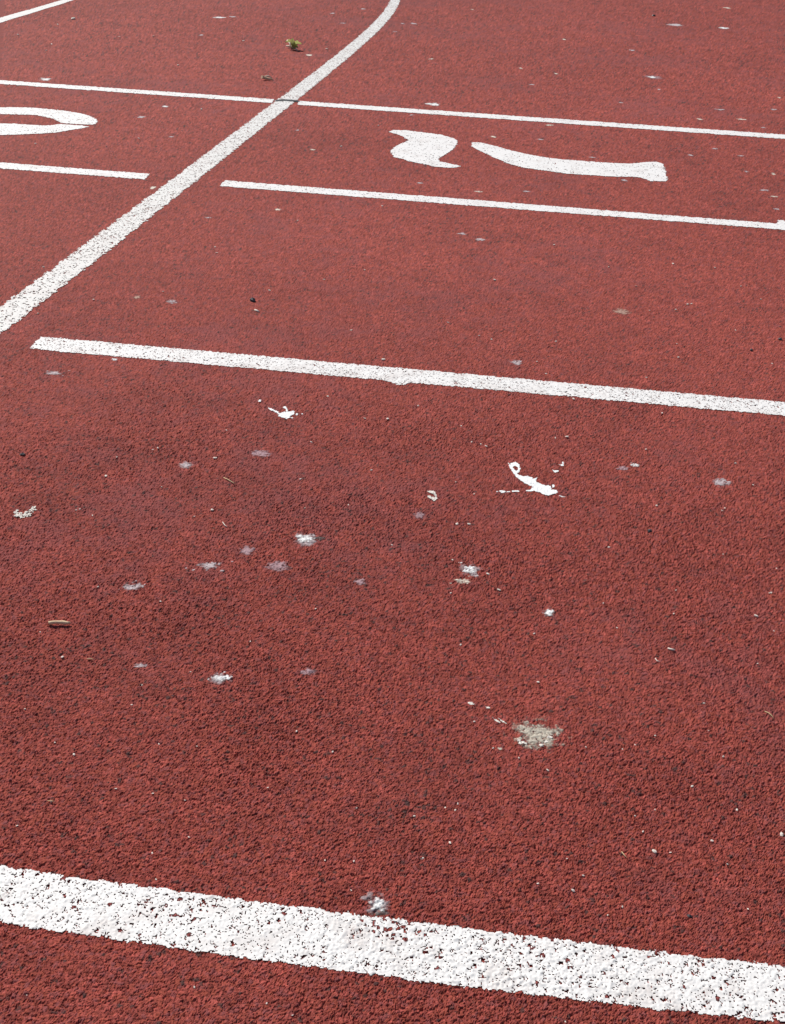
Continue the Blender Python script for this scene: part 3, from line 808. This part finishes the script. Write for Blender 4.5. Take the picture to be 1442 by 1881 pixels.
for pix, lb in [([(411, 880), (419, 884), (427, 889), (433, 891)], 'thin straw below the soft grey oval stain, in front of the second line'),
                ([(409, 962), (413, 967), (417, 971)], 'short straw in the mid left, above the grey white dropping with a tail'),
                ([(1404, 1309), (1411, 1313), (1417, 1318), (1421, 1323)], 'thin curved pale straw near the right edge, level with the beige dropping'),
                ([(1141, 1569), (1146, 1574), (1150, 1579)], 'short pinkish straw in the right foreground above the nearest line'),
                ([(1203, 1212), (1206, 1217), (1212, 1219)], 'tiny white curl of dry stem above and right of the beige dropping'),
                ([(1226, 1194), (1232, 1196), (1239, 1198)], 'short thick pale stem piece right of the tiny white curl'),
                ([(88, 1474), (95, 1476), (101, 1477)], 'short pale straw in the left foreground behind the nearest line'),
                ([(160, 1214), (167, 1214), (174, 1215)], 'short pinkish straw right of and below the broken twig'),
                ([(468, 571.5), (472, 573), (476, 575)], 'short white stem piece just in front of the dark pebble')]:
    thick = 'thick' in lb or 'stem piece' in lb
    d = math.hypot(CAMH, G([pix[0]])[0][1])
    r = (1.9 if thick else 0.9) * d / FPX
    p = on_ground(pix, [0.0013] * len(pix))
    o = tube('straw', p, [r * .8] + [r] * (len(p) - 2) + [r * .6], M_GRIT if thick or 'white' in lb else M_STRAW, 6)
    tag(o, lb, 'straw', 'straws and stem pieces on the track')

# dry curled scrap left of the curved line, behind the farthest line
p = on_ground([(481, 148), (487, 147.5), (494, 148.5), (501, 148.5)], [.010, .006, .005, .004])
root = tube('dry_scrap', p, [.0055, .0045, .004, .002], M_BARK, 7, wob=.15, seed=8)
tag(root, 'small dry brown scrap of twig behind the farthest line, left of the curved line', 'twig')
p = on_ground([(487, 145), (493, 144.5), (499, 145.5)], [.006, .007, .004])
tube('side_shoot', p, [.003, .0025, .0015], M_STALK, 6, root)

# crumpled green leaf
def leaf_mesh(name, L, Wd, curl, fold, seed, nu=16, nv=10):
    r = random.Random(seed); v = []; f = []
    for i in range(nu + 1):
        t = i / nu
        w = Wd * (math.sin(math.pi * min(1, t * 0.98 + 0.02) ** 0.8)) * (1 + 0.22 * math.sin(t * 19 + seed))
        for j in range(nv + 1):
            s = 2 * j / nv - 1
            x = t * L; y = s * w
            z = curl * math.sin(t * 2.6) * L + fold * abs(s) ** 1.3 * w + 0.06 * L * math.sin(9 * t + 4 * s + seed) * 0.6
            z += 0.03 * L * math.cos(s * 11 + t * 5)
            v.append((x, y, z))
    for i in range(nu):
        for j in range(nv):
            a_ = i * (nv + 1) + j
            f.append((a_, a_ + 1, a_ + nv + 2, a_ + nv + 1))
    me = bpy.data.meshes.new(name); me.from_pydata(v, [], f); me.update()
    for p_ in me.polygons: p_.use_smooth = True
    return me
lg = G([(538, 93)])[0]
leaf = empty('fallen_leaf', (lg[0], lg[1], gz(*lg)))
tag(leaf, 'crumpled green leaf with pale edges standing up far behind the lines', 'leaf')
for nm, L_, W_, cu, fo, rot, lo, sd in [('blade', .052, .020, .18, .55, (0.35, -.22, 2.75), (.016, .004, .008), 1),
                                       ('blade', .040, .017, .22, .5, (-.4, -.22, .35), (-.006, .002, .008), 2),
                                       ('blade', .030, .013, .15, .6, (.2, -.4, 1.7), (.003, -.004, .004), 3)]:
    me = leaf_mesh(nm, L_, W_, cu, fo, sd); me.materials.append(M_LEAF)
    o = link(nm, me, None, leaf); o.rotation_euler = rot; o.location = lo
q = on_ground([(526, 88.5), (533, 89.5), (540, 92), (546, 94.5)], [.006, .008, .007, .004])
q = [(x - lg[0], y - lg[1], z - gz(*lg)) for x, y, z in q]
tube('stalk', q, [.0028, .003, .0032, .0022], M_STALK, 7, leaf)
q = on_ground([(528, 86), (532, 88), (534, 91)], [.020, .016, .006])
q = [(x - lg[0], y - lg[1], z - gz(*lg)) for x, y, z in q]
tube('stalk', q, [.0040, .0030, .0022], M_STALK, 7, leaf)
